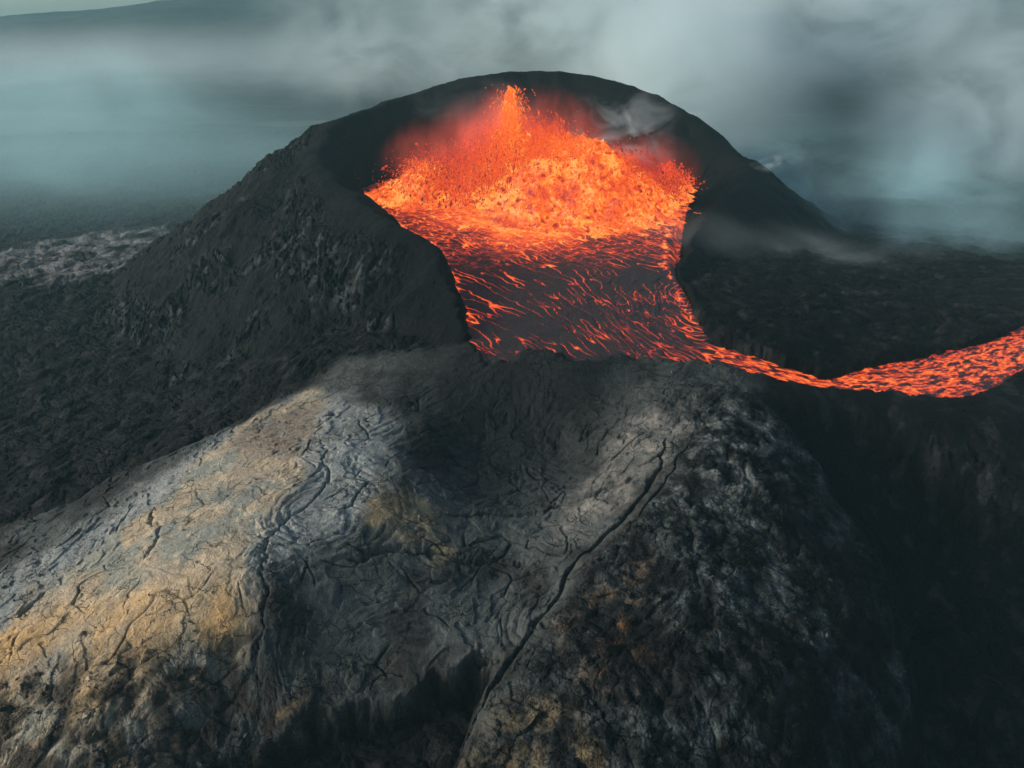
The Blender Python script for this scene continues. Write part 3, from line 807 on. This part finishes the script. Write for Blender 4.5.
f = empty('lava_fountain', (0, 0, 0))
tag(f, 'tall boiling fountain of orange lava with a narrow spire in the crater', 'lava fountain')
dome(f, [lump(585, 190, 160, 12.5, 15.5), lump(545, 190, 158, 10, 12), lump(520, 180, 165, 7, 13), lump(628, 195, 165, 9, 7), lump(500, 190, 168, 7, 8), lump(655, 195, 172, 7, 3.2), lump(510, 190, 166, 2.9, 26.0), lump(500, 190, 166, 4.4, 16.5), lump(524, 190, 166, 4.2, 16.5), lump(548, 190, 165, 4.6, 15.5), lump(480, 190, 168, 5.5, 9)], 400)
VX = lambda u, y: PY(u, 190, y)[0]
p_, v_, s_, h_ = jets([
    (VX(511, 164), 164, 10, 1.5, 16.4, 5, 6000, 0.12, 0.88),
    (VX(503, 164), 164, 6, 2.6, 14.6, 9, 7000, 0.11, 0.76),
    (VX(540, 162), 162, 8, 3.0, 12.8, 10, 6000, 0.11, 0.76),
    (VX(570, 160), 160, 9, 4, 11.5, 20, 11000, 0.14, 0.84),
    (VX(600, 162), 162, 7, 4, 10.5, 26, 9000, 0.14, 0.80),
    (VX(632, 166), 166, 2, 5, 10.0, 26, 8000, 0.12, 0.70),
    (VX(660, 170), 170, 0, 4, 8.0, 24, 4500, 0.12, 0.66),
    (VX(475, 168), 168, 1, 5, 15.0, 16, 13000, 0.11, 0.66),
    (VX(440, 172), 172, 1, 6, 14.0, 18, 11000, 0.10, 0.56),
    (VX(490, 164), 164, 4, 3, 16.0, 12, 6000, 0.10, 0.70),
    (VX(545, 166), 166, 6, 4, 15.5, 12, 9000, 0.11, 0.70),
    (VX(600, 172), 172, 1, 8, 15.0, 16, 10000, 0.10, 0.56),
    (VX(650, 174), 174, 0, 6, 11.5, 18, 7000, 0.10, 0.52),
    (VX(560, 155), 155, 0, 12, 7, 34, 5000, 0.15, 0.84)])
clots('spatter', f, p_, v_, s_, h_)
mist = dict(color=(0.5, 0.25, 0.2), emit=(1.0, 0.045, 0.012), edge=0.1, detail=5)
ico('spray', volume_material('glowing_spray', density=0.17, scale=0.16, lo=0.32, hi=0.68, emit_strength=0.9, stretch=(1, 1, 0.55), **mist), (VX(520, 172), 174, 10), (26, 10, 17), parent=f)
ico('spray', volume_material('glowing_spray_dense', density=0.12, scale=0.3, lo=0.3, hi=0.7, emit_strength=0.9, stretch=(1, 1, 0.4), **mist), (VX(508, 166), 167, 17), (7, 6, 10.5), parent=f)
ico('spray', volume_material('glowing_spray_low', density=0.085, scale=0.26, lo=0.32, hi=0.68, emit_strength=0.9, stretch=(1, 1, 0.55), **mist), (VX(640, 172), 175, 5), (17, 9, 12), parent=f)

f = empty('low_lava_fountain', (0, 0, 0))
tag(f, 'low mound of spattering orange lava at the left end of the crater', 'lava fountain')
dome(f, [lump(428, 195, 172, 9, 7.5), lump(462, 200, 170, 8, 4.8), lump(400, 202, 174, 6.5, 3.6)], 440)
p_, v_, s_, h_ = jets([(VX(428, 172), 172, 3, 4, 10.5, 24, 9000, 0.13, 0.80), (VX(400, 174), 174, 0, 4, 8, 24, 4500, 0.12, 0.70), (VX(455, 170), 170, 1, 5, 10, 26, 6000, 0.12, 0.74)])
clots('spatter', f, p_, v_, s_, h_)
ico('spray', volume_material('glowing_spray_left', density=0.065, scale=0.26, lo=0.32, hi=0.68, emit_strength=0.9, stretch=(1, 1, 0.55), **mist), (VX(432, 178), 180, 6), (15, 8, 13), parent=f)

f = empty('lava_splash', (0, 0, 0))
tag(f, 'small red splash of lava against the right crater wall', 'lava splash')
dome(f, [lump(664, 190, 178, 3.2, 5.0), lump(680, 192, 180, 3.0, 2.6)], 470, 'splash_mound')
p_, v_, s_, h_ = jets([(VX(668, 178), 178, 1, 2.0, 10.5, 10, 1600, 0.16, 0.66), (VX(684, 180), 180, 0, 1.6, 9.5, 26, 420, 0.16, 0.74)])
clots('spatter', f, p_, v_, s_, h_)

# ------------------------------------------------------------------ smoke
TEAL = (0.58, 0.90, 0.95)
GREY = (0.74, 0.85, 0.87)
def puff(parent, u, v, y, rad, dens, scale, lo, hi, edge=0.1, rot=(0, 0, 0), color=GREY, name='puff', **kw):
    o = ico(name, volume_material('smoke', color, dens, scale, lo, hi, edge, turn=(0.3, 0.6, 0.2), stretch=(0.75, 1, 1.15), dist=0.9, **kw), PY(u, v, y), rad, rot, parent)
    o['kind'] = 'stuff'
    return o

s = tag(empty('smoke_bank'), 'broad bank of pale grey smoke drifting behind the cone to the right', kind='stuff')
puff(s, 690, 75, 290, (58, 36, 44), 0.055, 0.045, 0.32, 0.56)
puff(s, 600, 15, 330, (90, 45, 46), 0.036, 0.040, 0.33, 0.60)
puff(s, 820, 5, 340, (105, 50, 42), 0.045, 0.036, 0.33, 0.60)
puff(s, 985, 120, 300, (62, 45, 58), 0.045, 0.040, 0.32, 0.62, rot=(0, R(20), 0))
puff(s, 930, 200, 250, (48, 32, 32), 0.030, 0.045, 0.34, 0.64, color=TEAL)
puff(s, 840, 170, 360, (150, 70, 44), 0.014, 0.02, 0.2, 0.7, color=TEAL)
puff(s, 420, 40, 400, (110, 60, 56), 0.018, 0.032, 0.40, 0.64)
s = tag(empty('low_smoke'), 'thin smoke hanging low over the dark ground right of the cone', kind='stuff')
puff(s, 815, 285, 145, (28, 17, 17), 0.042, 0.06, 0.42, 0.70)
puff(s, 770, 190, 215, (36, 24, 20), 0.036, 0.05, 0.36, 0.64, color=TEAL)
puff(s, 690, 250, 140, (20, 16, 9), 0.0200, 0.06, 0.42, 0.70)
puff(s, 900, 250, 185, (66, 42, 26), 0.034, 0.035, 0.32, 0.70, color=TEAL)
s = tag(empty('crater_smoke'), 'grey smoke wisp curling up in front of the rear crater wall', kind='stuff')
puff(s, 622, 138, 196, (19, 9, 15), 0.11, 0.13, 0.47, 0.66)
puff(s, 470, 110, 205, (26, 8, 10), 0.0270, 0.08, 0.40, 0.68)
s = tag(empty('fumarole_steam'), 'small white steam wisp on the right shoulder of the cone', kind='stuff')
puff(s, 776, 163, 186, (11, 3.0, 2.6), 0.20, 0.28, 0.45, 0.64, rot=(0, R(-14), 0))
s = tag(empty('left_haze_smoke'), 'veil of pale smoke lying over the plain left of the cone', kind='stuff')
puff(s, 330, 52, 1250, (1000, 330, 46), 0.016, 0.004, 0.0, 0.60)
puff(s, 150, 78, 700, (460, 210, 58), 0.0052, 0.009, 0.10, 0.75)
puff(s, 60, 108, 430, (210, 110, 44), 0.0075, 0.012, 0.25, 0.72, color=TEAL)
puff(s, 90, 190, 280, (200, 120, 40), 0.0105, 0.014, 0.15, 0.75, color=TEAL)

# ------------------------------------------------------------------ the air
import bmesh
bm = bmesh.new(); bmesh.ops.create_cube(bm, size=1.0)
me = bpy.data.meshes.new('haze'); bm.to_mesh(me); bm.free()
k = NT('haze_air')
pv = k.n('VolumePrincipled'); pv.inputs['Density'].default_value = 0.00019; pv.inputs['Anisotropy'].default_value = 0.0; pv.inputs['Color'].default_value = (0.44, 0.88, 0.97, 1)
k.l(pv.outputs[0], k.out.inputs['Volume']); me.materials.append(k.m)
hz = bpy.data.objects.new('haze', me); C.objects.link(hz)
hz.location = (0, 0, 48); hz.scale = (5000, 5000, 160)
tag(hz, 'blue haze in the air over the whole lava field', kind='stuff')
